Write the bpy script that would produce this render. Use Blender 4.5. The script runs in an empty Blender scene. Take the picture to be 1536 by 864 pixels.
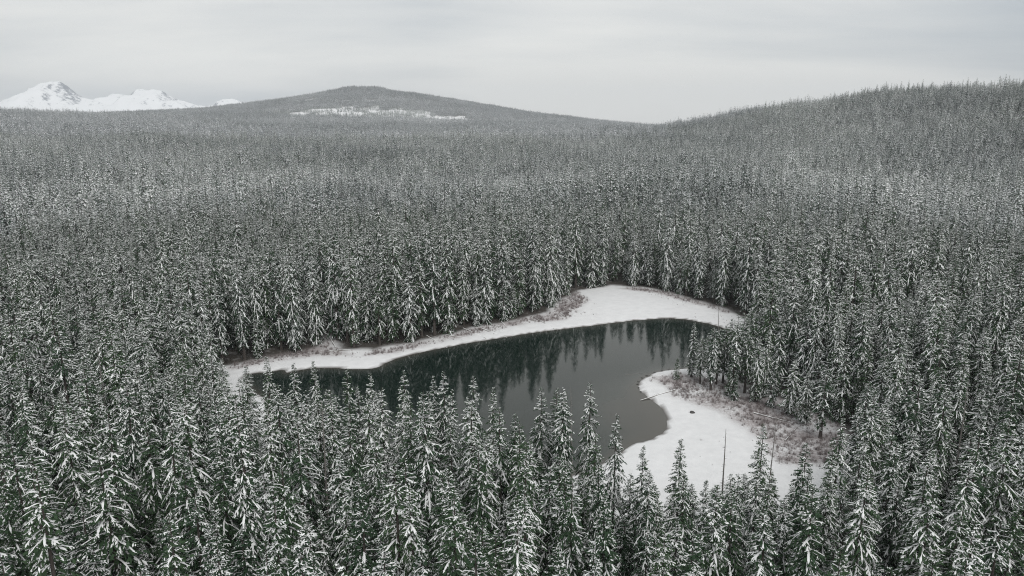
import bpy, math, random
import numpy as np
from mathutils import Vector, noise as mn

# ------------------------------------------------------------------ camera, sky, sun, exposure
sc = bpy.context.scene
C = sc.collection
R = math.radians

cam_d = bpy.data.cameras.new('camera')
cam = bpy.data.objects.new('camera', cam_d)
C.objects.link(cam)
cam.location = (0, 0, 80)
cam.rotation_euler = (R(90 - 12.86), 0, 0)
cam_d.sensor_width = 36
cam_d.lens = 24.84
cam_d.clip_start = 1.0
cam_d.clip_end = 60000
sc.camera = cam

SUN_EL, SUN_AZ = R(50), R(160)          # azimuth from +Y towards +X
world = bpy.data.worlds.new('World')
sc.world = world
world.use_nodes = True
wn, wl = world.node_tree.nodes, world.node_tree.links
wn.clear()
w_out = wn.new('ShaderNodeOutputWorld')
w_bg = wn.new('ShaderNodeBackground')
w_bg.inputs['Strength'].default_value = 0.1
sky = wn.new('ShaderNodeTexSky')
sky.sky_type = 'NISHITA'
sky.sun_disc = False
sky.sun_elevation = SUN_EL
sky.sun_rotation = SUN_AZ
tc = wn.new('ShaderNodeTexCoord')
sep = wn.new('ShaderNodeSeparateXYZ')
wl.new(tc.outputs['Generated'], sep.inputs[0])
# cloud deck: the view direction is carried onto a flat layer overhead, so streaks close up at the horizon
zz = wn.new('ShaderNodeMath'); zz.operation = 'ADD'; zz.inputs[1].default_value = 0.10
za = wn.new('ShaderNodeMath'); za.operation = 'ABSOLUTE'
wl.new(sep.outputs['Z'], za.inputs[0]); wl.new(za.outputs[0], zz.inputs[0])
dx = wn.new('ShaderNodeMath'); dx.operation = 'DIVIDE'
dy = wn.new('ShaderNodeMath'); dy.operation = 'DIVIDE'
wl.new(sep.outputs['X'], dx.inputs[0]); wl.new(zz.outputs[0], dx.inputs[1])
wl.new(sep.outputs['Y'], dy.inputs[0]); wl.new(zz.outputs[0], dy.inputs[1])
cmb = wn.new('ShaderNodeCombineXYZ')
wl.new(dx.outputs[0], cmb.inputs[0]); wl.new(dy.outputs[0], cmb.inputs[1])
mp = wn.new('ShaderNodeMapping')
mp.inputs['Rotation'].default_value = (0, 0, R(-20))
mp.inputs['Scale'].default_value = (0.36, 0.7, 1)
mp.inputs['Location'].default_value = (-2.811, 29.958, 0)
wl.new(cmb.outputs[0], mp.inputs['Vector'])
n1 = wn.new('ShaderNodeTexNoise')
n1.inputs['Scale'].default_value = 0.6; n1.inputs['Detail'].default_value = 8
n1.inputs['Roughness'].default_value = 0.5; n1.inputs['Distortion'].default_value = 0.35
wl.new(mp.outputs[0], n1.inputs['Vector'])
ramp = wn.new('ShaderNodeValToRGB')
cr = ramp.color_ramp
cr.elements[0].position = 0.32; cr.elements[0].color = (0.43, 0.475, 0.515, 1)
cr.elements[1].position = 0.63; cr.elements[1].color = (0.85, 0.845, 0.815, 1)
e = cr.elements.new(0.48); e.color = (0.67, 0.685, 0.685, 1)
# thinner cloud low down where the light leaks through
dot = wn.new('ShaderNodeVectorMath'); dot.operation = 'DOT_PRODUCT'
nrm = wn.new('ShaderNodeVectorMath'); nrm.operation = 'NORMALIZE'
wl.new(tc.outputs['Generated'], nrm.inputs[0]); wl.new(nrm.outputs[0], dot.inputs[0])
dot.inputs[1].default_value = Vector((0.25, 0.965, 0.07)).normalized()
thin = wn.new('ShaderNodeMapRange'); thin.interpolation_type = 'SMOOTHSTEP'
thin.inputs['From Min'].default_value = 0.93; thin.inputs['From Max'].default_value = 1.0
thin.inputs['To Min'].default_value = 0.0; thin.inputs['To Max'].default_value = 0.2
wl.new(dot.outputs['Value'], thin.inputs['Value'])
fsum = wn.new('ShaderNodeMath'); fsum.operation = 'ADD'
wl.new(n1.outputs['Fac'], fsum.inputs[0]); wl.new(thin.outputs[0], fsum.inputs[1])
wl.new(fsum.outputs[0], ramp.inputs['Fac'])
up = wn.new('ShaderNodeVectorMath'); up.operation = 'SCALE'
up.inputs['Scale'].default_value = 10.2
wl.new(ramp.outputs['Color'], up.inputs[0])
mixw = wn.new('ShaderNodeMix'); mixw.data_type = 'RGBA'
mixw.inputs['Factor'].default_value = 0.94
wl.new(sky.outputs['Color'], mixw.inputs['A'])
wl.new(up.outputs['Vector'], mixw.inputs['B'])
wl.new(mixw.outputs['Result'], w_bg.inputs['Color'])
wl.new(w_bg.outputs[0], w_out.inputs['Surface'])

sun_d = bpy.data.lights.new('sun', 'SUN')
sun_d.energy = 1.45
sun_d.angle = R(35)
sun_d.color = (1.0, 0.985, 0.96)
sun = bpy.data.objects.new('sun', sun_d)
C.objects.link(sun)
d = Vector((math.sin(SUN_AZ) * math.cos(SUN_EL), math.cos(SUN_AZ) * math.cos(SUN_EL), math.sin(SUN_EL)))
sun.rotation_euler = d.to_track_quat('Z', 'Y').to_euler()
sun.location = (0, 0, 3000)

sc.view_settings.view_transform = 'Standard'
sc.view_settings.look = 'None'
sc.view_settings.exposure = 0.12
sc.view_settings.gamma = 1.0
sc.view_settings.use_curve_mapping = False
sc.render.engine = 'CYCLES'
cy = sc.cycles
cy.use_denoising = True
cy.denoiser = 'OPENIMAGEDENOISE'
cy.denoising_input_passes = 'RGB_ALBEDO_NORMAL'
cy.denoising_prefilter = 'NONE'
cy.filter_width = 1.1
cy.max_bounces = 6; cy.diffuse_bounces = 4; cy.glossy_bounces = 3
cy.transmission_bounces = 2; cy.volume_bounces = 1; cy.transparent_max_bounces = 6

# ------------------------------------------------------------------ helpers
rng = np.random.default_rng(7)
random.seed(7)

def tag(o, label=None, cat=None, group=None, kind=None):
    if label: o['label'] = label
    if cat: o['category'] = cat
    if group: o['group'] = group
    if kind: o['kind'] = kind
    return o

def mesh_np(name, V, F, mats, mi=None, smooth=False):
    """V (n,3); F list of (m,k) index arrays; mi material index per array."""
    me = bpy.data.meshes.new(name)
    V = np.asarray(V, np.float32)
    me.vertices.add(len(V)); me.vertices.foreach_set('co', V.ravel())
    F = [np.asarray(f, np.int32) for f in F]
    loops = np.concatenate([f.ravel() for f in F])
    sizes = np.concatenate([np.full(len(f), f.shape[1], np.int32) for f in F])
    starts = np.concatenate([[0], np.cumsum(sizes)[:-1]]).astype(np.int32)
    me.loops.add(len(loops)); me.loops.foreach_set('vertex_index', loops)
    me.polygons.add(len(sizes)); me.polygons.foreach_set('loop_start', starts)
    for m in mats: me.materials.append(m)
    if mi is not None:
        ids = np.concatenate([np.full(len(f), k, np.int32) for f, k in zip(F, mi)])
        me.polygons.foreach_set('material_index', ids)
    if smooth: me.polygons.foreach_set('use_smooth', np.ones(len(sizes), bool))
    me.update(calc_edges=True); me.validate()
    return me

def obj(name, me, parent=None, loc=(0, 0, 0)):
    o = bpy.data.objects.new(name, me)
    C.objects.link(o)
    o.location = loc
    if parent: o.parent = parent
    return o

def hsh(ix, iy, s):
    h = np.sin(ix * 127.1 + iy * 311.7 + s * 74.7) * 43758.5453
    return h - np.floor(h)

def vnoise(x, y, s=0):
    ix, iy = np.floor(x), np.floor(y)
    fx, fy = x - ix, y - iy
    fx, fy = fx * fx * (3 - 2 * fx), fy * fy * (3 - 2 * fy)
    a = hsh(ix, iy, s) * (1 - fx) + hsh(ix + 1, iy, s) * fx
    b = hsh(ix, iy + 1, s) * (1 - fx) + hsh(ix + 1, iy + 1, s) * fx
    return a * (1 - fy) + b * fy

def fbm(x, y, oct=4, s=0):
    t, a, n = 0, 0.5, 0
    for k in range(oct):
        t = t + a * vnoise(x * 2 ** k, y * 2 ** k, s + k); n += a; a *= 0.5
    return t / n

def sstep(a, b, x):
    t = np.clip((x - a) / (b - a), 0, 1)
    return t * t * (3 - 2 * t)

def crspline(P, n=6):
    P = np.array(P, float); N = len(P); out = []
    for i in range(N):
        p0, p1, p2, p3 = P[i - 1], P[i], P[(i + 1) % N], P[(i + 2) % N]
        for k in range(n):
            t = k / n
            out.append(0.5 * (2 * p1 + (p2 - p0) * t + (2 * p0 - 5 * p1 + 4 * p2 - p3) * t * t + (3 * p1 - p0 - 3 * p2 + p3) * t ** 3))
    return np.array(out)

def sdf(P, x, y):
    """signed distance to a closed polygon, negative inside."""
    x = np.asarray(x, float); y = np.asarray(y, float)
    dmin = np.full(x.shape, 1e18); inside = np.zeros(x.shape, bool)
    for i in range(len(P)):
        ax, ay = P[i - 1]; bx, by = P[i]
        ex, ey = bx - ax, by - ay
        t = np.clip(((x - ax) * ex + (y - ay) * ey) / (ex * ex + ey * ey + 1e-9), 0, 1)
        dmin = np.minimum(dmin, (x - ax - t * ex) ** 2 + (y - ay - t * ey) ** 2)
        c = (ay > y) != (by > y)
        with np.errstate(divide='ignore', invalid='ignore'):
            xi = ex * (y - ay) / (ey if ey != 0 else 1e-9) + ax
        inside ^= c & (x < xi)
    dd = np.sqrt(dmin)
    return np.where(inside, -dd, dd)

# ------------------------------------------------------------------ plan of the place (metres, lake level = 0)
LAKE = crspline([(-88, 219), (-81.6, 224.2), (-77.1, 226.4), (-74.7, 223.2), (-72.2, 225.5), (-65.3, 228.4), (-48.1, 227.5),
    (-41.7, 236.6), (-31.2, 246.5), (-17.2, 256.3), (0.5, 265.9), (19.4, 275.2), (36.5, 282.1), (54.3, 289.4), (69, 291.5),
    (79, 286.2), (86.9, 275.2), (88.2, 260.5), (81.3, 244.1), (70.8, 232.4), (61.7, 228.2), (54.4, 226.4), (48.3, 223.5),
    (43.1, 218.4), (40.2, 211.7), (40.4, 204.8), (42.9, 196.7), (43.6, 186.8), (42.3, 180), (38.3, 173.6), (30.4, 168.3),
    (23, 159), (9, 150), (-11, 153), (-28.6, 159), (-48.9, 172), (-69, 193)])
CLEAR = np.array([(-63, 144.1), (-99.3, 226), (-86, 235.9), (-77.8, 239.6), (-70.7, 244.1), (-70.5, 262), (-69, 260), (-62.2, 245.7),
    (-50.5, 246), (-41.8, 252.1), (-30.1, 260), (-18.2, 273), (-2.2, 283), (15, 297), (22.3, 318.4), (33.5, 338.6), (51.3, 348.9),
    (70.1, 341.5), (84.9, 321), (95, 302.7), (99.6, 285.2), (104, 277), (94, 256), (83, 236), (76, 224), (72, 213),
    (74, 205), (78, 198), (82, 190.2), (87, 180), (88, 170), (84, 158), (72, 140), (61.8, 126), (52, 126), (45, 127), (36, 126), (29, 124),
    (23, 121), (19.1, 122), (15.5, 131), (6, 138), (-4, 137), (-8, 142.4), (-24, 147), (-37.5, 153), (-50, 158), (-57, 157)])
BRUSH = [np.array(b) for b in (
    [(47.9, 221.6), (44, 215.3), (47.8, 207.6), (48, 199.3), (53.1, 194.2), (58.3, 188.3), (61.7, 177.8), (63.9, 168.4), (62.5, 155),
     (78.4, 152), (90, 173.6), (83, 191.2), (73, 207), (66, 216), (57, 222)],
    [(21.4, 316), (16.5, 297), (-2.2, 283.5), (-18, 272), (-29.9, 259), (-41.4, 251.5), (-50.1, 246), (-53.5, 238), (-40.3, 243.4),
     (-29.3, 253), (-17.5, 263), (3.3, 278), (23, 287.3), (29.9, 300.4), (36.2, 318.4), (31.5, 338)],
    [(-99, 227.5), (-93.8, 224), (-84.1, 231.5), (-69.9, 237.8), (-55.8, 238.2), (-65.8, 250), (-68, 262), (-72, 264), (-71, 249), (-78.5, 243), (-87.5, 238)],
    [(60, 345), (75, 336), (88, 316), (98, 298), (93, 296), (82, 314), (70, 332), (52, 342)])]
RIDGE = np.array([(730, 2750, 40), (770, 2350, 76), (825, 1950, 110), (865, 1650, 124), (905, 1450, 129), (960, 1300, 130), (1200, 1200, 142), (1700, 1150, 160), (2400, 1150, 170)], float)
HILL = (-1131.0, 5500.0)
PR = np.array([(0, 354), (130, 350), (230, 325), (480, 296), (780, 245), (1297, 162), (1816, 102), (2300, 52), (2900, 20), (4500, 0)], float)
PL = np.array([(0, 354), (130, 350), (363, 295), (623, 250), (882, 212), (1141, 180), (1600, 150), (2200, 120), (3200, 60), (4500, 0)], float)

def openland(x, y):
    """snow-covered felled ground on the far hill, 0..1"""
    q = 1.5 * (fbm(x / 70.0, y / 110.0, 4, 9) - 0.5) + 0.18
    def el(cx, cy, rx, ry): return 1 - np.sqrt(((x - cx) / rx) ** 2 + ((y - cy) / ry) ** 2) + q
    a = np.maximum.reduce([el(-830, 4100, 460, 360), el(-1280, 4000, 380, 150), el(-520, 4020, 300, 190),
                           el(-1390, 4930, 80, 150), el(-1640, 4450, 70, 110), el(-1000, 4800, 160, 60), el(-1900, 3950, 90, 80)])
    return np.clip(a * 6, 0, 1)

def height(x, y):
    x = np.asarray(x, float); y = np.asarray(y, float)
    r = np.hypot(x, y)
    az = np.arctan2(x, np.maximum(y, 1))
    A = np.interp(az, [-0.75, -0.6, -0.35, -0.2, 0, 0.2, 0.6], [112, 100, 78, 74, 66, 46, 46])
    t = np.clip((r - 380) / 2650, 0, 1.15)
    z = A * t ** 1.25
    z = z * (1 - 0.75 * sstep(3300, 4300, r) * sstep(-1.2, -0.3, az))
    # long wooded ridge on the right
    best = np.zeros_like(z)
    for i in range(len(RIDGE) - 1):
        a, b = RIDGE[i], RIDGE[i + 1]
        e = b[:2] - a[:2]
        s = np.clip(((x - a[0]) * e[0] + (y - a[1]) * e[1]) / (e @ e), 0, 1)
        dd = np.hypot(x - a[0] - s * e[0], y - a[1] - s * e[1])
        hz = a[2] + s * (b[2] - a[2])
        best = np.maximum(best, hz * np.exp(-(dd / 400.0) ** 2))
    z = np.maximum(z, best) + 0.1 * np.minimum(z, best)
    # far dome-shaped hill
    hx, hy = x - HILL[0], y - HILL[1]
    rr = np.hypot(hx, hy * 1.05)
    w = sstep(-0.6, 0.6, hx / (rr + 1))
    hh = np.interp(rr, PR[:, 0], PR[:, 1]) * w + np.interp(rr, PL[:, 0], PL[:, 1]) * (1 - w)
    z = np.maximum(z, hh)
    # rolling ground
    far = sstep(420, 1500, r)
    z = z + far * (fbm(x / 420.0, y / 420.0, 4, 3) - 0.5) * 34 * (1 - 0.5 * sstep(2200, 3000, r)) + sstep(380, 650, r) * (fbm(x / 150.0, y / 150.0, 3, 5) - 0.5) * 24 * (1 - 0.5 * sstep(2200, 3000, r))
    z = z + sstep(150, 420, np.hypot(x, y - 190)) * (fbm(x / 140.0, y / 140.0, 3, 6) - 0.5) * 5
    # lake basin and low banks
    m = (np.abs(x) < 250) & (y > 60) & (y < 430)
    if m.any():
        sd = sdf(LAKE, x[m], y[m]) + 1.5 * (fbm(x[m] / 4.5, y[m] / 4.5, 3, 51) - 0.5)
        bank = 0.75 * (1 - np.exp(-np.maximum(sd, 0) / 7.0)) + 0.22 * sstep(0, 1.6, sd) + 0.6 * (fbm(x[m] / 11.0, y[m] / 11.0, 4, 2) - 0.5) * sstep(0.5, 6, sd) + 0.02 * np.maximum(sd - 12, 0)
        zl = np.where(sd > 0, bank, np.maximum(sd * 0.22, -2.2))
        k = sstep(20, 90, sd)
        z[m] = np.where(sd < 0, zl, zl * (1 - k) + (np.maximum(z[m], 0) + zl) * k)
    return z

def gz(x, y):
    return float(height(np.array([float(x)]), np.array([float(y)]))[0])

# ------------------------------------------------------------------ materials
def mat(name):
    m = bpy.data.materials.new(name); m.use_nodes = True
    nt = m.node_tree; b = nt.nodes['Principled BSDF']
    return m, nt, b

def nd(nt, typ, **kw):
    n = nt.nodes.new(typ)
    for k, v in kw.items():
        if k in n.inputs: n.inputs[k].default_value = v
        else: setattr(n, k, v)
    return n

def mixc(nt, fac, a, b):
    n = nt.nodes.new('ShaderNodeMix'); n.data_type = 'RGBA'
    for s, v in (('Factor', fac), ('A', a), ('B', b)):
        if isinstance(v, bpy.types.NodeSocket): nt.links.new(v, n.inputs[s])
        else: n.inputs[s].default_value = v if s == 'Factor' else (*v, 1)
    return n.outputs['Result']

def math_n(nt, op, a, b=0.0, clamp=False):
    n = nt.nodes.new('ShaderNodeMath'); n.operation = op; n.use_clamp = clamp
    for i, v in enumerate((a, b)):
        if isinstance(v, bpy.types.NodeSocket): nt.links.new(v, n.inputs[i])
        else: n.inputs[i].default_value = v
    return n.outputs[0]

def frost_pockets(nt, ge, f, amount, size=240.0):
    n = nd(nt, 'ShaderNodeTexNoise', Scale=1.0 / size, Detail=3)
    nt.links.new(ge.outputs['Position'], n.inputs['Vector'])
    return math_n(nt, 'ADD', f, math_n(nt, 'MULTIPLY', math_n(nt, 'SUBTRACT', n.outputs['Fac'], 0.5), amount), True)

def needle_mat(name, a, b, pockets=0.0):
    m, nt, p = mat(name)
    oi = nd(nt, 'ShaderNodeObjectInfo')
    ge = nd(nt, 'ShaderNodeNewGeometry')
    no = nd(nt, 'ShaderNodeTexNoise', Scale=0.6, Detail=2)
    nt.links.new(ge.outputs['Position'], no.inputs['Vector'])
    f = math_n(nt, 'ADD', math_n(nt, 'MULTIPLY', oi.outputs['Random'], 0.6), math_n(nt, 'MULTIPLY', no.outputs['Fac'], 0.45))
    if pockets: f = frost_pockets(nt, ge, f, pockets)
    c = mixc(nt, f, a, b)
    nt.links.new(c, p.inputs['Base Color'])
    p.inputs['Roughness'].default_value = 0.7
    p.inputs['Specular IOR Level'].default_value = 0.25
    return m
M_NEEDLE = needle_mat('fir_needles', (0.012, 0.036, 0.019), (0.046, 0.084, 0.036))

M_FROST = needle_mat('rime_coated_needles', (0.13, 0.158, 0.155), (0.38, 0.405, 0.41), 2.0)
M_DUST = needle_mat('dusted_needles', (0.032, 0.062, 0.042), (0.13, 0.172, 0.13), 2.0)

def snow_mat(name, a, b, scale, spread, pockets=0.0):
    m, nt, p = mat(name)
    ge = nd(nt, 'ShaderNodeNewGeometry'); oi = nd(nt, 'ShaderNodeObjectInfo')
    no = nd(nt, 'ShaderNodeTexNoise', Scale=scale, Detail=3)
    nt.links.new(ge.outputs['Position'], no.inputs['Vector'])
    f = math_n(nt, 'ADD', math_n(nt, 'MULTIPLY', no.outputs['Fac'], 1 - spread), math_n(nt, 'MULTIPLY', oi.outputs['Random'], spread))
    if pockets: f = frost_pockets(nt, ge, f, pockets)
    nt.links.new(mixc(nt, f, a, b), p.inputs['Base Color'])
    p.inputs['Roughness'].default_value = 0.8
    p.inputs['Specular IOR Level'].default_value = 0.2
    return m
M_SNOW = snow_mat('bough_snow', (0.80, 0.81, 0.81), (0.98, 0.98, 0.975), 2.0, 0.4)
M_SNOWB = snow_mat('weathered_bough_snow', (0.55, 0.57, 0.575), (1.0, 1.0, 1.0), 1.0, 0.75, 2.2)

m, nt, p = mat('wind_blown_bough_snow'); M_RIME = m
ge = nd(nt, 'ShaderNodeNewGeometry'); oi = nd(nt, 'ShaderNodeObjectInfo')
nt.links.new(mixc(nt, frost_pockets(nt, ge, math_n(nt, 'ADD', math_n(nt, 'MULTIPLY', ge.outputs['Random Per Island'], 0.75), math_n(nt, 'MULTIPLY', oi.outputs['Random'], 0.25)), 1.5, 330.0), (0.50, 0.515, 0.53), (1.0, 1.0, 1.0)), p.inputs['Base Color'])
p.inputs['Roughness'].default_value = 0.85

m, nt, p = mat('conifer_bark'); M_BARK = m
no = nd(nt, 'ShaderNodeTexNoise', Scale=6, Detail=4)
nt.links.new(mixc(nt, no.outputs['Fac'], (0.035, 0.028, 0.024), (0.10, 0.085, 0.075)), p.inputs['Base Color'])
p.inputs['Roughness'].default_value = 0.9
m, nt, p = mat('grey_dead_wood'); M_DEAD = m
no = nd(nt, 'ShaderNodeTexNoise', Scale=4, Detail=4)
nt.links.new(mixc(nt, no.outputs['Fac'], (0.12, 0.11, 0.10), (0.28, 0.265, 0.25)), p.inputs['Base Color'])
p.inputs['Roughness'].default_value = 0.9
m, nt, p = mat('wet_stone'); M_STONE = m
no = nd(nt, 'ShaderNodeTexNoise', Scale=3, Detail=4)
nt.links.new(mixc(nt, no.outputs['Fac'], (0.03, 0.028, 0.027), (0.10, 0.095, 0.09)), p.inputs['Base Color'])
p.inputs['Roughness'].default_value = 0.6
m, nt, p = mat('red_brown_twigs'); M_TWIG = m
oi = nd(nt, 'ShaderNodeObjectInfo')
nt.links.new(mixc(nt, oi.outputs['Random'], (0.18, 0.145, 0.14), (0.32, 0.285, 0.28)), p.inputs['Base Color'])
p.inputs['Roughness'].default_value = 0.85

# ground: snow, forest litter, winter brush ground, lake silt
m, nt, p = mat('snowy_ground'); M_GROUND = m
ge = nd(nt, 'ShaderNodeNewGeometry')
a_open = nd(nt, 'ShaderNodeAttribute', attribute_name='open')
a_brush = nd(nt, 'ShaderNodeAttribute', attribute_name='brush')
a_shore = nd(nt, 'ShaderNodeAttribute', attribute_name='shore')
nA = nd(nt, 'ShaderNodeTexNoise', Scale=0.35, Detail=6, Roughness=0.65)
nB = nd(nt, 'ShaderNodeTexNoise', Scale=1.7, Detail=4, Roughness=0.7)
nC = nd(nt, 'ShaderNodeTexNoise', Scale=0.09, Detail=3)
for q in (nA, nB, nC): nt.links.new(ge.outputs['Position'], q.inputs['Vector'])
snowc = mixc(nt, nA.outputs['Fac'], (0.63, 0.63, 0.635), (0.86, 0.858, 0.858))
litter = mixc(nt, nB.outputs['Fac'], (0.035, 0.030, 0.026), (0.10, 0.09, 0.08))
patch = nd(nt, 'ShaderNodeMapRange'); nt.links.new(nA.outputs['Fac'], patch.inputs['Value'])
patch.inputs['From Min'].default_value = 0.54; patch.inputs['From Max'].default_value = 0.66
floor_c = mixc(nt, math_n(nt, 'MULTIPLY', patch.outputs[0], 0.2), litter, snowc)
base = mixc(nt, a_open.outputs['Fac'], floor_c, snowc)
bt = mixc(nt, nB.outputs['Fac'], (0.27, 0.235, 0.23), (0.50, 0.47, 0.47))
bf = math_n(nt, 'ADD', nB.outputs['Fac'], math_n(nt, 'MULTIPLY', math_n(nt, 'SUBTRACT', nC.outputs['Fac'], 0.5), 1.2))
bm = nd(nt, 'ShaderNodeMapRange'); nt.links.new(bf, bm.inputs['Value'])
bm.inputs['From Min'].default_value = 0.72; bm.inputs['From Max'].default_value = 0.38
bfac = math_n(nt, 'MULTIPLY', a_brush.outputs['Fac'], bm.outputs[0], True)
base = mixc(nt, bfac, base, bt)
base = mixc(nt, a_shore.outputs['Fac'], base, (0.075, 0.062, 0.052))
nt.links.new(base, p.inputs['Base Color'])
p.inputs['Roughness'].default_value = 0.85
p.inputs['Specular IOR Level'].default_value = 0.2
bp = nd(nt, 'ShaderNodeBump', Strength=0.5, Distance=0.25)
nt.links.new(nB.outputs['Fac'], bp.inputs['Height']); nt.links.new(bp.outputs[0], p.inputs['Normal'])

m, nt, p = mat('lake_water'); M_WATER = m
ad = nd(nt, 'ShaderNodeAttribute', attribute_name='depth')
ge = nd(nt, 'ShaderNodeNewGeometry')
nA = nd(nt, 'ShaderNodeTexNoise', Scale=0.08, Detail=3)
nt.links.new(ge.outputs['Position'], nA.inputs['Vector'])
dr = nd(nt, 'ShaderNodeValToRGB')
dr.color_ramp.elements[0].position = 0.0; dr.color_ramp.elements[0].color = (0.064, 0.061, 0.052, 1)
dr.color_ramp.elements[1].position = 1.0; dr.color_ramp.elements[1].color = (0.007, 0.015, 0.012, 1)
ee = dr.color_ramp.elements.new(0.35); ee.color = (0.036, 0.043, 0.038, 1)
nt.links.new(math_n(nt, 'ADD', ad.outputs['Fac'], math_n(nt, 'MULTIPLY', math_n(nt, 'SUBTRACT', nA.outputs['Fac'], 0.5), 0.25), True), dr.inputs['Fac'])
nt.links.new(dr.outputs['Color'], p.inputs['Base Color'])
p.inputs['Roughness'].default_value = 0.055
p.inputs['IOR'].default_value = 1.333
nW = nd(nt, 'ShaderNodeTexNoise', Scale=0.9, Detail=3)
nt.links.new(ge.outputs['Position'], nW.inputs['Vector'])
bp = nd(nt, 'ShaderNodeBump', Strength=0.05, Distance=0.05)
nt.links.new(nW.outputs['Fac'], bp.inputs['Height']); nt.links.new(bp.outputs[0], p.inputs['Normal'])

# ------------------------------------------------------------------ ground sheet
def axis(lo, hi, a, b, step, hold, mx):
    out = list(np.arange(a, b + 0.1, step))
    s = step; v = b
    while v < hi:
        s = min(s * 1.07, mx) if v < hold else s * 1.15
        v += s; out.append(v)
    s = step; v = a
    while v > lo:
        s = min(s * 1.07, mx) if -v < hold else s * 1.15
        v -= s; out.insert(0, v)
    return np.array(out)
gx = axis(-13000, 13000, -110, 110, 1.6, 3200, 45)
gy = axis(-4000, 13000, 100, 352, 1.6, 6400, 45)
X, Y = np.meshgrid(gx, gy)
xs, ys = X.ravel(), Y.ravel()
zs = height(xs, ys)
nx, ny = len(gx), len(gy)
i = np.arange(nx * ny).reshape(ny, nx)
quads = np.stack([i[:-1, :-1], i[:-1, 1:], i[1:, 1:], i[1:, :-1]], -1).reshape(-1, 4)
me = mesh_np('terrain', np.stack([xs, ys, zs], -1), [quads], [M_GROUND], smooth=True)
near = (np.abs(xs) < 250) & (ys > 60) & (ys < 430)
opn = openland(xs, ys) * (ys > 3000)
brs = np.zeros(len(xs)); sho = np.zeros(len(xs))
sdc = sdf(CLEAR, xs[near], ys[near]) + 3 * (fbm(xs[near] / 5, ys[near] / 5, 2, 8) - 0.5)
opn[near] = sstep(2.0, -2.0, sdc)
sdl = sdf(LAKE, xs[near], ys[near]) + 1.5 * (fbm(xs[near] / 4.5, ys[near] / 4.5, 3, 51) - 0.5)
sho[near] = sstep(0.7, 0.1, sdl)
bb = np.zeros(near.sum())
for P in BRUSH:
    bb = np.maximum(bb, sstep(1.6, -3.0, sdf(P, xs[near], ys[near])))
brs[near] = bb
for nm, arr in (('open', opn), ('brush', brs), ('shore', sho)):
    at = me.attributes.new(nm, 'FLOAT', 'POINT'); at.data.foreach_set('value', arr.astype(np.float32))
tag(obj('terrain', me), 'snow covered ground of the valley, banks and wooded hills', kind='structure')

# ------------------------------------------------------------------ lake
wx = np.arange(-100, 101, 2.0); wy = np.arange(140, 301, 2.0)
WX, WY = np.meshgrid(wx, wy)
ws = sdf(LAKE, WX.ravel(), WY.ravel())
i = np.arange(len(ws)).reshape(len(wy), len(wx))
q = np.stack([i[:-1, :-1], i[:-1, 1:], i[1:, 1:], i[1:, :-1]], -1).reshape(-1, 4)
q = q[(ws[q] < 2.5).any(1)]
used = np.unique(q); rem = np.full(len(ws), -1); rem[used] = np.arange(len(used))
me = mesh_np('lake', np.stack([WX.ravel(), WY.ravel(), np.zeros(len(ws))], -1)[used], [rem[q]], [M_WATER], smooth=True)
# the bay beside the meadow shoals slowly, the rest drops off
shoal = np.hypot((WX.ravel() - 38) / 24, (WY.ravel() - 186) / 36)
dep = np.clip(np.minimum(-ws / 7.0, 1), 0, 1) * np.clip(sstep(0.25, 1.25, shoal) * 0.95 + 0.12, 0, 1)
at = me.attributes.new('depth', 'FLOAT', 'POINT'); at.data.foreach_set('value', dep[used].astype(np.float32))
tag(obj('lake', me), 'dark still lake mirroring the forest and the pale sky', kind='structure')

# ------------------------------------------------------------------ conifers
def trunk_geo(r, H, rad, top=0.02, seg=7, rings=7, bend=0.25):
    zz = np.linspace(0, H, rings)
    off = np.cumsum(r.normal(0, bend / rings, (rings, 2)), 0); off[0] = 0
    a = np.arange(seg) * 2 * math.pi / seg
    rr = rad * (1 - zz / H) ** 0.85 + top; rr[0] *= 1.35
    V = np.stack([off[:, 0:1] + rr[:, None] * np.cos(a), off[:, 1:2] + rr[:, None] * np.sin(a), np.repeat(zz[:, None], seg, 1)], -1).reshape(-1, 3)
    F = []
    for k in range(rings - 1):
        for s in range(seg):
            s2 = (s + 1) % seg
            F.append((k * seg + s, k * seg + s2, (k + 1) * seg + s2, (k + 1) * seg + s))
    V = np.vstack([V, [[off[-1, 0], off[-1, 1], H + 0.25]]])
    T = [((rings - 1) * seg + s, (rings - 1) * seg + (s + 1) % seg, rings * seg) for s in range(seg)]
    return V, [np.array(F), np.array(T)], (zz, off)

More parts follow.
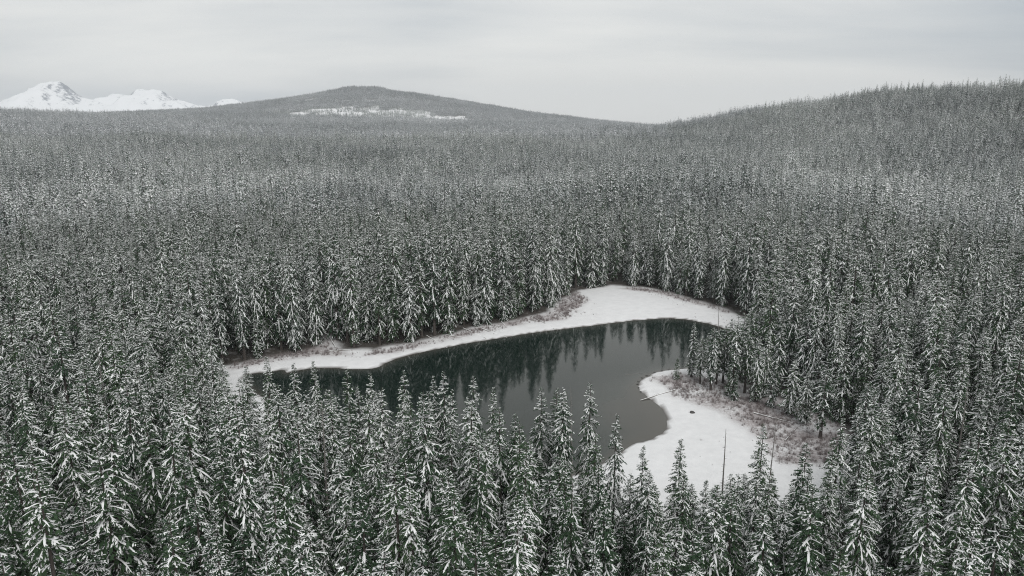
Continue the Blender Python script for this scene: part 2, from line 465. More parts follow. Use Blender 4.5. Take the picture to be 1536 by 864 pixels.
def conifer_geo(seed, H, Rc, zb, droop, psnow, step=0.5, nb=5.6, nT=7, wid=0.125, cover=1.0, shape=0.8, gap=0.06, spine=True, tlen=1.0, top=12.0):
    """needle sprays and the snow lying on them, as arrays of small kites."""
    r = np.random.default_rng(seed)
    Z, = [np.arange(zb, H * 0.99, step)]
    cnt = np.maximum(3, (nb + r.normal(0, 0.8, len(Z))).round().astype(int))
    z = np.repeat(Z, cnt) + r.normal(0, step * 0.4, cnt.sum())
    z = np.clip(z, zb * 0.9, H * 0.992)
    az = r.uniform(0, 2 * math.pi, len(z))
    keep = r.random(len(z)) > gap
    # a few windows in the crown
    for _ in range(3):
        zc, ac = r.uniform(zb, H * 0.8), r.uniform(0, 6.28)
        da = np.abs((az - ac + math.pi) % (2 * math.pi) - math.pi)
        keep &= ~((np.abs(z - zc) < r.uniform(0.6, 1.3)) & (da < 0.6))
    z, az = z[keep], az[keep]
    n = len(z)
    t = np.clip((H - z) / min(top, H - zb), 0, 1)          # 0 at the tip, 1 where the crown is full
    low = sstep(0.7, 1.0, (H - z) / (H - zb))
    lobes = 1 + 0.14 * np.sin(az * 2 + r.uniform(0, 6)) * t
    L = Rc * t ** shape * (1 - 0.3 * low) * r.uniform(0.6, 1.22, n) * lobes + 0.25
    el = np.interp(t, [0, 0.10, 0.4, 1], [1.0, 0.45, -0.02, -0.30]) + r.normal(0, 0.12, n)
    dr = droop * (0.35 + 0.65 * t) * r.uniform(0.6, 1.3, n)
    K = 6
    s = np.linspace(0, 1, K)
    ang = el[:, None] - dr[:, None] * np.sin(s * 2.1)[None] * 1.0
    ds = L[:, None] / (K - 1)
    hr = np.concatenate([np.zeros((n, 1)), np.cumsum(np.cos(ang[:, :-1]) * ds, 1)], 1)
    vz = np.concatenate([np.zeros((n, 1)), np.cumsum(np.sin(ang[:, :-1]) * ds, 1)], 1)
    ca, sa = np.cos(az), np.sin(az)
    swing = r.normal(0, 0.10, n)[:, None] * s[None] ** 2 * L[:, None]
    PX = ca[:, None] * hr - sa[:, None] * swing
    PY = sa[:, None] * hr + ca[:, None] * swing
    PZ = z[:, None] + vz
    # twigs
    side = np.tile(np.array([1, -1] * nT), (n, 1)).astype(float)
    sk = np.tile(np.repeat(np.linspace(0.12, 0.97, nT), 2), (n, 1)) + r.normal(0, 0.04, (n, 2 * nT))
    sk = np.clip(sk, 0.05, 0.999)
    tk = r.random((n, 2 * nT)) < np.clip(L / 2.0, 0.4, 1)[:, None] * 0.95
    fi = sk * (K - 1); i0 = np.minimum(fi.astype(int), K - 2); fr = fi - i0
    ii = np.arange(n)[:, None]
    def lerp(A): return A[ii, i0] * (1 - fr) + A[ii, i0 + 1] * fr
    B = np.stack([lerp(PX), lerp(PY), lerp(PZ)], -1)
    a2 = ang[ii, i0]
    fwd = np.stack([ca[:, None] * np.cos(a2), sa[:, None] * np.cos(a2), np.sin(a2)], -1)
    sdv = np.stack([-sa[:, None] * side, ca[:, None] * side, np.zeros_like(side)], -1)
    spread = r.uniform(0.55, 1.05, side.shape)[..., None]
    dv = fwd * np.cos(spread) + sdv * np.sin(spread)
    dv[..., 2] -= r.uniform(0.05, 0.55, side.shape)
    dv /= np.linalg.norm(dv, axis=-1, keepdims=True)
    tl = (0.28 + 0.40 * L[:, None] * (1 - sk) ** 0.6 * (0.35 + 0.65 * np.minimum(1, sk * 3))) * r.uniform(0.7, 1.25, sk.shape) * tlen
    tl = np.clip(tl, 0.22, 1.5)
    B, dv, tl = B[tk], dv[tk], tl[tk]
    bi = np.repeat(np.arange(n)[:, None], 2 * nT, 1)[tk]
    # leading shoot of every bough
    tipB = np.stack([PX[:, -2], PY[:, -2], PZ[:, -2]], -1)
    tipD = np.stack([PX[:, -1] - PX[:, -2], PY[:, -1] - PY[:, -2], PZ[:, -1] - PZ[:, -2]], -1)
    tipL = np.linalg.norm(tipD, axis=1) + 1e-6
    B = np.vstack([B, tipB]); dv = np.vstack([dv, tipD / tipL[:, None]]); tl = np.concatenate([tl, tipL * 1.3 + 0.1]); bi = np.concatenate([bi, np.arange(n)])
    m = len(B)
    upv = np.tile([0, 0, 1.0], (m, 1)) + r.normal(0, 0.35, (m, 3))
    sv = np.cross(dv, upv); sv /= np.linalg.norm(sv, axis=1, keepdims=True) + 1e-9
    nv = np.cross(sv, dv); nv[nv[:, 2] < 0] *= -1
    w = wid * r.uniform(0.7, 1.35, m) * (0.6 + 0.5 * tl)
    def kite(B, dv, tl, sv, nv, w, lift, sag, f=0.45):
        T = B + dv * tl[:, None]
        Mp = B + dv * (tl * f)[:, None]
        V = np.stack([B, Mp + sv * w[:, None] - nv * sag, T, Mp - sv * w[:, None] - nv * sag], 1) + lift * nv[:, None, :]
        k = np.arange(len(B))[:, None] * 4
        F = np.concatenate([k + [0, 1, 2], k + [0, 2, 3]])
        return V.reshape(-1, 3), F
    NV, NF = kite(B, dv, tl, sv, nv, w, 0.0, 0.03)
    # snow: heavier on some boughs, bare on others
    load = np.clip(r.normal(psnow, 0.30, n), 0.03, 1.0) * (0.72 if spine else 1.0)
    sm = r.random(m) < load[bi]
    q = r.uniform(0.55, 0.95, sm.sum()) * cover
    fl = nv[sm] * 0.5 + np.array([0, 0, 0.5]); fl /= np.linalg.norm(fl, axis=1, keepdims=True)
    SV, SF = kite(B[sm], dv[sm], tl[sm] * q, sv[sm], nv[sm], w[sm] * r.uniform(0.5, 0.95, sm.sum()) * cover, 0.045, 0.035, 0.55)
    if spine:
        on = (r.random(n) < load + 0.15) & (L > 0.5)
        k = on.sum()
        c = np.stack([PX[on], PY[on], PZ[on]], -1)
        wv = np.stack([-sa[on], ca[on], np.zeros(k)], -1)[:, None, :]
        ww = (r.uniform(0.04, 0.16, (k, K)) * (0.5 + 0.2 * np.minimum(L[on], 3))[:, None])
        ww[:, 0] *= 0.4; ww[:, -1] = 0.02
        top = c + np.array([0, 0, 0.085]); le = c + wv * ww[..., None] + np.array([0, 0, 0.025]); ri = c - wv * ww[..., None] + np.array([0, 0, 0.025])
        V2 = np.stack([le, top, ri], 2).reshape(-1, 3)
        b0 = len(SV) + np.arange(k)[:, None] * K * 3
        F2 = []
        for j in range(K - 1):
            for u in (0, 1):
                a = j * 3 + u
                F2 += [b0 + [a, a + 1, a + 4], b0 + [a, a + 4, a + 3]]
        F2 = np.concatenate(F2)
        SV = np.vstack([SV, V2]); SF = np.vstack([SF, F2])
    return NV, NF, SV, SF

# look, height, crown radius, crown base, droop, snow
KINDS = [
    dict(look='slender sharp-tipped conifer',          H=31, Rc=3.0, zb=3.0, droop=0.85, psnow=0.55, shape=0.88, top=17),
    dict(look='broad conifer with drooping boughs',    H=30, Rc=4.5, zb=2.5, droop=1.0, psnow=0.58, shape=0.88, top=17, step=0.62, nb=5),
    dict(look='dense cone-shaped conifer',             H=28, Rc=3.9, zb=1.5, droop=0.65, psnow=0.60, shape=0.88, top=16),
    dict(look='open gappy-crowned conifer',            H=32, Rc=3.9, zb=5.0, droop=0.8, psnow=0.46, shape=0.86, top=15.5, step=0.72, nb=4.6, gap=0.12),
    dict(look='heavily snow-whitened conifer',         H=26, Rc=4.0, zb=1.5, droop=0.95, psnow=0.90, shape=0.88, top=15, step=0.58),
    dict(look='dark green lightly snowed conifer',     H=29, Rc=3.5, zb=3.0, droop=0.70, psnow=0.30, shape=0.88, top=16),
    dict(look='columnar ragged conifer',               H=34, Rc=3.1, zb=6.0, droop=0.85, psnow=0.55, shape=0.78, top=13, step=0.58),
    dict(look='young pointed conifer',                 H=17, Rc=2.6, zb=0.6, droop=0.65, psnow=0.60, shape=0.85, top=13, step=0.45),
]
EXTRA = {'bare': dict(H=24, Rc=2.9, zb=5.5, droop=0.7, psnow=0.42, shape=0.6, gap=0.12, top=11),
         'sapling': dict(H=8, Rc=1.5, zb=0.3, droop=0.35, psnow=0.25, shape=0.9, step=0.3),
         'laden': dict(H=17, Rc=4.0, zb=1.2, droop=0.7, psnow=0.95, shape=0.75, wid=0.13)}

def tree_meshes(seed, k, tag_):
    k = {a: b for a, b in k.items() if a != 'look'}
    NV, NF, SV, SF = conifer_geo(seed, **k)
    r = np.random.default_rng(seed + 500)
    TV, TF, _ = trunk_geo(r, k['H'], 0.012 * k['H'] + 0.06)
    return (mesh_np('trunk_' + tag_, TV, TF, [M_BARK], smooth=True), mesh_np('crown_' + tag_, NV, [NF], [M_NEEDLE]), mesh_np('snow_' + tag_, SV, [SF], [M_SNOW]), (NV, NF, SV, SF, TV, TF))

VAR = []
for s, k in enumerate(KINDS):
    VAR.append(tree_meshes(100 + s, k, 'kind%d' % s))
    if s < 7:
        VAR.append(tree_meshes(200 + s, dict(k, H=k['H'] * 0.93, Rc=k['Rc'] * 1.06), 'kind%d_other' % s))
VK = [0, 0, 1, 1, 2, 2, 3, 3, 4, 4, 5, 5, 6, 6, 7]
VH = [VAR[v][3][4][:, 2].max() for v in range(len(VAR))]

def place_tree(meshes, x, y, rz, sxy, sz, label, group, lean=(0, 0)):
    t = bpy.data.objects.new('conifer', None); C.objects.link(t)
    t.empty_display_size = 1
    t.location = (x, y, gz(x, y) - 0.15); t.rotation_euler = (lean[0], lean[1], rz); t.scale = (sxy, sxy, sz)
    tag(t, label, 'tree', group)
    obj('trunk', meshes[0], t)
    c = obj('crown', meshes[1], t); c['kind'] = 'stuff'
    w = obj('snow', meshes[2], c); w['kind'] = 'stuff'
    return t

# scatter -------------------------------------------------------------
def in_view(x, y, m=0.86, c=45): return np.abs(x) < m * y + c

# near woods: dart throwing
cell = 3.0; grid = {}
pts = []
KEY = [(-57.2, 156.8, 27, 0), (-63.5, 147, 26, 2), (-60, 150.5, 25, 1), (-66.5, 152, 25, 0), (-63, 159, 24, 2), (-69.5, 161, 25, 2), (-58, 142, 27, 5), (-75, 168, 25, 0), (-50.7, 155.9, 26, 2), (-46.5, 157.3, 26, 0), (-37.5, 152.2, 26, 5), (-30.3, 142.8, 28, 2), (-23.6, 145.7, 28, 1),
       (-17.4, 147.8, 26, 0), (-14.8, 144.9, 28, 2), (-8.2, 142.4, 28, 1), (-3.8, 134.9, 28, 0), (6.1, 137.5, 27, 2), (9.4, 140.1, 26, 5),
       (15.5, 132.3, 30, 1), (19.1, 120.5, 28, 1), (22.3, 110.6, 26, 2), (29.7, 115.0, 25.5, 2), (32.8, 109.1, 20.5, 0), (45, 117.8, 27, 2),
       (50.2, 111.6, 26, 5), (54.7, 111.1, 26, 0), (61.8, 123.5, 26, 3), (36.5, 104.5, 24, 1), (41, 108, 23, 4)]
def add(x, y):
    grid.setdefault((int(x // cell), int(y // cell)), []).append((x, y)); pts.append((x, y))
def ok(x, y, d):
    k = int(d // cell) + 1; a, b = int(x // cell), int(y // cell)
    for u in range(a - k, a + k + 1):
        for v in range(b - k, b + k + 1):
            for (px, py) in grid.get((u, v), ()):
                if (px - x) ** 2 + (py - y) ** 2 < d * d: return False
    return True
for kx, ky, kh, kv in KEY: add(kx, ky)
SPIT = [(52.9, 214.9, 7.2, 'sapling', 'small lone sapling conifer on the brushy tip of the spit'),
        (58.3, 217.4, 18.9, 0, 'slim lone conifer standing between the sapling and the trees of the spit'),
        (59.3, 210.7, 15.8, 'bare', 'short thin conifer beside the slim lone conifer on the spit'),
        (61.1, 204.9, 20.3, 'bare', None), (64.2, 210.1, 18.3, 'bare', None), (66.7, 211.3, 19.3, 'bare', None),
        (63.0, 213.5, 17.5, 'bare', None), (69.5, 207.5, 21, 'bare', None), (70, 216.5, 20, 'bare', None), (70.5, 202, 20, 'bare', None), (78, 222, 22, 'bare', None), (74.5, 209.5, 23, 'bare', None),
        (66.9, 202.1, 25.6, 3, 'tall open conifer rising above the thin conifers on the spit'),
        (72.9, 213.7, 22.5, 'bare', None), (75, 216.1, 20.1, 'bare', None),
        (65, 200, 8.4, 'sapling', 'young bushy conifer at the brush edge under the tall trees of the spit'),
        (65.7, 196.3, 8.5, 'sapling', 'young bushy conifer at the brush edge under the tall trees of the spit'),
        (71.3, 194.7, 19.6, 1, 'drooping conifer at the brush edge next to the two young bushy ones'),
        (77.9, 185, 15.9, 'laden', 'thick white snow-laden conifer at the edge of the brush'),
        (74.3, 190.7, 11.9, 7, 'small pointed conifer at the brush edge beside the snow-laden one'),
        (79.7, 169.5, 22.1, 3, 'open conifer with a bare lower trunk standing in the brush below the wood'),
        (74.9, 197.9, 22.7, 0, 'slender tall conifer behind the drooping one at the brush edge'),
        (79.1, 178.7, 15.3, 1, 'conifer with wide boughs at the brush edge next to the snow-laden one')]
for s_ in SPIT: add(s_[0], s_[1])
nkey = len(pts)
rr = random.Random(11)
def scatter(n, r0, r1, dlo, dhi):
    for _ in range(n):
        r_ = math.sqrt(rr.uniform(r0 * r0, r1 * r1)); a = rr.uniform(-0.78, 0.78)
        x, y = r_ * math.sin(a), r_ * math.cos(a)
        cand.append((x, y, rr.uniform(dlo, dhi)))
cand = []
scatter(14000, 56, 190, 4.0, 6.3)
scatter(40000, 185, 470, 3.7, 5.9)
cx = np.array([c[0] for c in cand]); cyy = np.array([c[1] for c in cand])
good = in_view(cx, cyy) & (sdf(CLEAR, cx, cyy) > 1.0) & (sdf(LAKE, cx, cyy) > 2.5)
for (x, y, dmin), g in zip(cand, good):
    if g and ok(x, y, dmin): add(x, y)
P = np.array(pts)
rest = P[nkey:]
# size and kind of every near tree
nr = len(rest)
sdr = sdf(CLEAR, rest[:, 0], rest[:, 1])
kind_w = np.array([.10, .08, .08, .07, .09, .08, .08, .07, .05, .03, .08, .07, .06, .03, .03])
vi = rng.choice(len(VAR), nr, p=kind_w / kind_w.sum())
hs = rng.normal(0.95, 0.17, nr).clip(0.5, 1.28)
under = rng.random(nr) < 0.14
hs[under] *= rng.uniform(0.45, 0.7, under.sum())
patchy = fbm(rest[:, 0] / 60, rest[:, 1] / 60, 2, 4)
hs *= 0.86 + 0.28 * patchy
bank = (rest[:, 1] > 222) & (sdr < 34)
hs[bank] *= np.where(rest[bank, 0] < 10, 1.26, 1.12) * rng.uniform(0.85, 1.1, bank.sum())
edge_ = (rest[:, 1] > 150) & (sdr < 6.5) & (rng.random(nr) < 0.65)
vi[edge_] = rng.choice([2, 4, 5, 8, 14, 14], edge_.sum())
VHa = np.array(VH)
hs = np.minimum(hs, 42 / VHa[vi])
# trees at the rim of the near wood stay at or below the height of the marked ones
rim = (rest[:, 1] < 165) & (sdr < 14)
hs[rim] = np.minimum(hs[rim], 0.88)
low = (rest[:, 0] > 16) & (rest[:, 0] < 64) & (rest[:, 1] > 98) & (rest[:, 1] < 132)
cap = (80 - 0.535 * rest[:, 1]) * rng.uniform(0.82, 1.04, nr)
hs[low] = np.minimum(hs[low], cap[low] / np.array(VH)[vi[low]])
lakeside = (rest[:, 0] > -72) & (rest[:, 0] <= 16) & (rest[:, 1] > 95) & (rest[:, 1] < 172)
cap = (80 - 0.375 * rest[:, 1]) * rng.uniform(0.86, 1.0, nr)
hs[lakeside] = np.minimum(hs[lakeside], cap[lakeside] / np.array(VH)[vi[lakeside]])
order = np.argsort(np.hypot(rest[:, 0], rest[:, 1]))

def project(x, y, z):
    p_ = R(12.86); z = z - 80
    dep_ = y * math.cos(p_) - z * math.sin(p_)
    return 1060 * x / dep_, 432 - 1060 * (y * math.sin(p_) + z * math.cos(p_)) / dep_

def zone(x, y):
    if y > 200: return 'on the wooded lake bank'
    if x > 50: return 'bordering the brushy meadow end'
    if x > 17: return 'bordering the open snowy meadow'
    if x > -58: return 'facing the long snowy bank'
    return 'around the lake\'s narrow end'

SHORT = ['a slender', 'a broad', 'a dense', 'an open', 'a whitened', 'a dark', 'a ragged', 'a young']
def neighbour(k):
    d2 = (rest[:, 0] - rest[k, 0]) ** 2 + (rest[:, 1] - rest[k, 1]) ** 2; d2[k] = 1e9
    return SHORT[VK[vi[int(d2.argmin())]]]

def size_word(h):
    return 'towering' if h > 31 else 'tall' if h > 27 else 'mid-sized' if h > 22 else 'low'

GROUP = 'snow-dusted conifers standing around the lake and meadow'
single = np.zeros(nr, bool)
count = 0
for k in order:
    x, y = rest[k]
    h = VH[vi[k]] * hs[k]
    u, v = project(x, y, h)
    if abs(u) < 775 and v < 858 and count < 270:
        single[k] = True; count += 1
        kind = VK[vi[k]]
        s = hs[k]
        place_tree(VAR[vi[k]], x, y, rr.uniform(0, 6.28), (0.55 + 0.45 * s) * rr.uniform(0.9, 1.12), s,
                   size_word(h) + ' ' + KINDS[kind]['look'] + ' ' + zone(x, y) + ' beside ' + neighbour(k) + ' one', GROUP, (rr.gauss(0, 0.012), rr.gauss(0, 0.012)))
for x, y, h, kind in KEY:
    v = VK.index(kind) + (rr.random() < 0.5 and kind < 7)
    s = h / VH[v]
    place_tree(VAR[v], x, y, rr.uniform(0, 6.28), 0.78 if 17 < x < 50 else 0.88, s, size_word(h) + ' ' + KINDS[kind]['look'] + ' at the wood rim ' + ('over the lake' if x < 17.5 else 'over the meadow'), GROUP)
XM = {n_: tree_meshes(300 + q_, k_, n_) for q_, (n_, k_) in enumerate(EXTRA.items())}
for x, y, h, kind, lab in SPIT:
    ms = XM[kind] if isinstance(kind, str) else VAR[VK.index(kind)]
    hh = ms[3][4][:, 2].max(); s = h / hh
    lab = lab or 'thin conifer with a bare lower stem on the spit'
    place_tree(ms, x, y, rr.uniform(0, 6.28), 0.45 + 0.55 * s if kind != 'laden' else 1, s, lab, GROUP if lab.startswith(('thin', 'young')) else None)

# far-off forest: points carrying copies of whole trees ----------------
def joined(name, g, needle=None, snow=None):
    NV, NF, SV, SF, TV, TF = g
    a, b = len(NV), len(NV) + len(SV)
    return mesh_np(name, np.vstack([NV, SV, TV]), [NF, SF + a] + [f + b for f in TF], [needle or M_NEEDLE, snow or M_SNOW, M_BARK], [0, 1, 2, 2])
src = bpy.data.collections.new('forest_sources')          # not part of the scene: only feeds the forest
def add_src(me):
    o = bpy.data.objects.new('source_%03d' % len(src.objects), me); src.objects.link(o)
for v in range(len(VAR)): add_src(joined('full_tree', VAR[v][3]))
N_FULL = len(VAR)
MIDS = []
for s in range(7):
    k = {a: b for a, b in KINDS[s].items() if a != 'look'}
    k.update(step=0.95, nb=5, nT=2, wid=0.36, spine=True, tlen=1.3, cover=1.4, psnow=min(1, k['psnow'] + 0.1))
    NV, NF, SV, SF = conifer_geo(400 + s, **k)
    TV, TF, _ = trunk_geo(np.random.default_rng(s), k['H'], 0.3, seg=4, rings=3)
    MIDS.append((NV, NF, SV, SF, TV, TF)); add_src(joined('mid_tree', MIDS[-1], M_DUST, M_SNOWB))
N_MID = 7
FAR = []
for s in range(6):
    k = {a: b for a, b in KINDS[s].items() if a != 'look'}
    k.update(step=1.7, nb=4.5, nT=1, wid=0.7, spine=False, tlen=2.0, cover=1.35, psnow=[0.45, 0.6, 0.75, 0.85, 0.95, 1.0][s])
    NV, NF, SV, SF = conifer_geo(600 + s, **k)
    FAR.append((NV, NF, SV, SF))
def patch_mesh(name, seed, size, n):
    r = np.random.default_rng(seed)
    NVs, NFs, SVs, SFs = [], [], [], []; a = b = 0
    g = int(math.ceil(math.sqrt(n)))
    for k in range(n):
        f = FAR[min(5, max(0, int(seed - 700 + r.normal(0, 1.3))))]
        px = ((k % g + r.uniform(-0.1, 1.1)) / g - 0.5) * size; py = ((k // g + r.uniform(-0.1, 1.1)) / g - 0.5) * size
        s = np.clip(r.normal(1.0, 0.22), 0.45, 1.4); an = r.uniform(0, 6.28)
        Rm = np.array([[math.cos(an) * s, -math.sin(an) * s, 0], [math.sin(an) * s, math.cos(an) * s, 0], [0, 0, s]])
        o = np.array([px, py, 0])
        NVs.append(f[0] @ Rm.T + o); NFs.append(f[1] + a); a += len(f[0])
        SVs.append(f[2] @ Rm.T + o); SFs.append(f[3] + b); b += len(f[2])
    return mesh_np(name, np.vstack(NVs + SVs), [np.vstack(NFs), np.vstack(SFs) + a], [M_FROST, M_RIME], [0, 1])
for s in range(6): add_src(patch_mesh('grove', 700 + s, 31, 18))
N_PATCH = 6

def gn_scatter(name, P, rot, scl, idx, coll):
    me = bpy.data.meshes.new(name)
    me.vertices.add(len(P)); me.vertices.foreach_set('co', np.asarray(P, np.float32).ravel())
    for nm, ty, arr in (('turn', 'FLOAT', rot), ('pick', 'INT', idx)):
        at = me.attributes.new(nm, ty, 'POINT'); at.data.foreach_set('value', np.asarray(arr, np.float32 if ty == 'FLOAT' else np.int32))
    at = me.attributes.new('size', 'FLOAT_VECTOR', 'POINT'); at.data.foreach_set('vector', np.asarray(scl, np.float32).ravel())
    o = obj(name, me)
    ng = bpy.data.node_groups.new(name, 'GeometryNodeTree')
    ng.interface.new_socket('Geometry', in_out='INPUT', socket_type='NodeSocketGeometry')
    ng.interface.new_socket('Geometry', in_out='OUTPUT', socket_type='NodeSocketGeometry')
    N, Lk = ng.nodes, ng.links
    gi, go = N.new('NodeGroupInput'), N.new('NodeGroupOutput')
    ins = N.new('GeometryNodeInstanceOnPoints'); ci = N.new('GeometryNodeCollectionInfo')
    ci.inputs['Collection'].default_value = coll
    ci.inputs['Separate Children'].default_value = True; ci.inputs['Reset Children'].default_value = True
    def na(nm, ty):
        a = N.new('GeometryNodeInputNamedAttribute'); a.data_type = ty; a.inputs['Name'].default_value = nm
        return [q for q in a.outputs if q.enabled and q.name == 'Attribute'][0]
    cx_ = N.new('ShaderNodeCombineXYZ'); er = N.new('FunctionNodeEulerToRotation')
    Lk.new(na('turn', 'FLOAT'), cx_.inputs['Z']); Lk.new(cx_.outputs[0], er.inputs[0])
    Lk.new(gi.outputs[0], ins.inputs['Points']); Lk.new(ci.outputs[0], ins.inputs['Instance'])
    ins.inputs['Pick Instance'].default_value = True
    Lk.new(na('pick', 'INT'), ins.inputs['Instance Index'])
    Lk.new(er.outputs[0], ins.inputs['Rotation']); Lk.new(na('size', 'FLOAT_VECTOR'), ins.inputs['Scale'])
    Lk.new(ins.outputs[0], go.inputs[0])
    md = o.modifiers.new('scatter', 'NODES'); md.node_group = ng
    return o

def stand_pick(x, y, size, order_):
    f = fbm(x / size, y / size, 3, 41); f = np.clip((f - 0.25) / 0.5, 0, 0.999)
    j = f * len(order_) + rng.normal(0, len(order_) * 0.22, len(x))
    return np.array(order_)[np.clip(j, 0, len(order_) - 1).astype(int)]
FP, FR_, FS, FI = [], [], [], []
sel = ~single
q = rest[sel]
FP.append(np.stack([q[:, 0], q[:, 1], height(q[:, 0], q[:, 1]) - 0.15], -1))
FR_.append(rng.uniform(0, 6.28, len(q))); h_ = hs[sel]
w_ = (0.55 + 0.45 * h_) * rng.uniform(0.9, 1.12, len(q))
FS.append(np.stack([w_, w_, h_], -1)); FI.append(vi[sel])
# 470 m to 1.5 km
sp = 7.0
ax = np.arange(-1450, 1600, sp); ay = np.arange(200, 1960, sp)
AX, AY = np.meshgrid(ax, ay); AX = AX.ravel() + rng.uniform(-.55, .55, AX.size) * sp; AY = AY.ravel() + rng.uniform(-.55, .55, AY.size) * sp
r_ = np.hypot(AX, AY)
edge = np.where(AX > 350, 1950, 1600)
k = (r_ > 470) & (r_ < edge) & in_view(AX, AY, 0.84, 40) & (rng.random(AX.size) > 0.04 + 0.45 * (fbm(AX / 34, AY / 34, 2, 12) > 0.64))
AX, AY = AX[k], AY[k]; n_ = len(AX)
FP.append(np.stack([AX, AY, height(AX, AY) - 0.3], -1)); FR_.append(rng.uniform(0, 6.28, n_))
h_ = (rng.normal(1.02, 0.2, n_).clip(0.5, 1.5)) * (0.85 + 0.3 * fbm(AX / 90, AY / 90, 2, 14))
w_ = (0.6 + 0.55 * h_) * rng.uniform(0.9, 1.2, n_)
FS.append(np.stack([w_, w_, h_], -1)); FI.append(N_FULL + stand_pick(AX, AY, 170, [5, 3, 6, 0, 2, 1, 4]))
# 1.5 km to 3.7 km: groves
sp = 28.0
ax = np.arange(-3300, 3300, sp); ay = np.arange(900, 3750, sp)
AX, AY = np.meshgrid(ax, ay); AX = AX.ravel() + rng.uniform(-.3, .3, AX.size) * sp; AY = AY.ravel() + rng.uniform(-.3, .3, AY.size) * sp
r_ = np.hypot(AX, AY)
edge = np.where(AX > 350, 1942, 1592)
k = (r_ > edge) & (r_ < 3900) & in_view(AX, AY, 0.82, 40) & (openland(AX, AY) < 0.5)
AX, AY = AX[k], AY[k]; n_ = len(AX)
FP.append(np.stack([AX, AY, height(AX, AY) - 1.0], -1)); FR_.append(rng.uniform(0, 6.28, n_))
h_ = rng.uniform(0.85, 1.15, n_) * (0.85 + 0.3 * fbm(AX / 200, AY / 200, 2, 15))
FS.append(np.stack([np.ones(n_), np.ones(n_), h_], -1)); FI.append(N_FULL + N_MID + stand_pick(AX, AY, 420, list(range(6))))
fo = gn_scatter('forest', np.vstack(FP), np.concatenate(FR_), np.vstack(FS), np.concatenate(FI), src)
tag(fo, 'dense snow-frosted conifer forest filling the valley beyond the lake', 'forest', kind='stuff')
print('forest points', [len(a) for a in FP], 'single', count)

# woods on the far dome-shaped hill
sp = 30.0
ax = np.arange(-4300, 2600, sp); ay = np.arange(3500, 6300, sp)
AX, AY = np.meshgrid(ax, ay); AX = AX.ravel() + rng.uniform(-.3, .3, AX.size) * sp; AY = AY.ravel() + rng.uniform(-.3, .3, AY.size) * sp
op = openland(AX, AY)
k = (np.hypot(AX, AY) > 3890) & in_view(AX, AY, 0.80, 40) & (op < 0.5)
AX, AY = AX[k], AY[k]; n_ = len(AX)
hw = gn_scatter('hill_woods', np.stack([AX, AY, height(AX, AY) - 1.5], -1), rng.uniform(0, 6.28, n_),
                np.stack([np.full(n_, 1.05), np.full(n_, 1.05), rng.uniform(0.6, 0.85, n_)], -1), N_FULL + N_MID + stand_pick(AX, AY, 300, list(range(6))), src)
tag(hw, 'frosted woods covering the far rounded hill around its felled white patch', 'forest', kind='stuff')
# thin leftover trees on the felled ground
AX = rng.uniform(-1800, -150, 30000); AY = rng.uniform(3650, 5000, 30000)
k = (openland(AX, AY) > 0.4) & (fbm(AX / 45, AY / 60, 3, 21) > 0.50)
AX, AY = AX[k], AY[k]; n_ = len(AX); h_ = rng.uniform(0.2, 0.7, n_)
lo = gn_scatter('regrowth', np.stack([AX, AY, height(AX, AY) - 0.5], -1), rng.uniform(0, 6.28, n_), np.stack([h_, h_, h_], -1), N_FULL + rng.integers(0, N_MID, n_), src)
tag(lo, 'thin scattered young trees on the snowy felled slope of the far hill', 'saplings', kind='stuff')

# ------------------------------------------------------------------ winter brush
def bush_mesh(seed):
    r = np.random.default_rng(seed); V, F = [], []
    for s in range(26):
        a = r.uniform(0, 6.28); el = r.uniform(0.5, 1.45); l = r.uniform(0.5, 1.25)
        d_ = np.array([math.cos(a) * math.cos(el), math.sin(a) * math.cos(el), math.sin(el)])
        b = np.array([r.normal(0, .2), r.normal(0, .2), -0.05]); sd_ = np.array([-math.sin(a), math.cos(a), 0]) * 0.022
        k = len(V); V += [b - sd_, b + sd_, b + d_ * l]; F.append((k, k + 1, k + 2))
        for t_ in (0.45, 0.7):
            m0 = b + d_ * l * t_; d2 = d_ + r.normal(0, .5, 3); k = len(V)
            V += [m0 - sd_ * .7, m0 + sd_ * .7, m0 + d2 * l * 0.4]; F.append((k, k + 1, k + 2))
    return mesh_np('bush', V, [np.array(F)], [M_TWIG])
bsrc = bpy.data.collections.new('brush_sources')
for s in range(4):
    bsrc.objects.link(bpy.data.objects.new('bush_%d' % s, bush_mesh(s)))
BX = rng.uniform(-102, 102, 60000); BY = rng.uniform(140, 352, 60000)
sdB = np.min([sdf(P_, BX, BY) for P_ in BRUSH], 0)
tuft = 0.09 * (sdf(CLEAR, BX, BY) < 1) * sstep(0.5, 0.65, fbm(BX / 11, BY / 11, 3, 33)) * np.where(BY > 235, 1.6, 0.35)
dens = tuft + sstep(1.0, -4, sdB) * (0.15 + 1.1 * sstep(0.35, 0.62, fbm(BX / 7, BY / 7, 3, 31)))
k = (rng.random(len(BX)) < dens * 0.75) & (sdf(LAKE, BX, BY) > 1.5)
BX, BY = BX[k], BY[k]; n_ = len(BX); h_ = rng.uniform(0.4, 1.15, n_) * np.where(sdB[k] < 0.5, 1, 0.45)
bo = gn_scatter('brush', np.stack([BX, BY, height(BX, BY)], -1), rng.uniform(0, 6.28, n_), np.stack([h_, h_, h_], -1), rng.integers(0, 4, n_), bsrc)
tag(bo, 'leafless red-brown brush growing along the treeline of the snowy banks', 'brush', kind='stuff')
print('brush', n_)

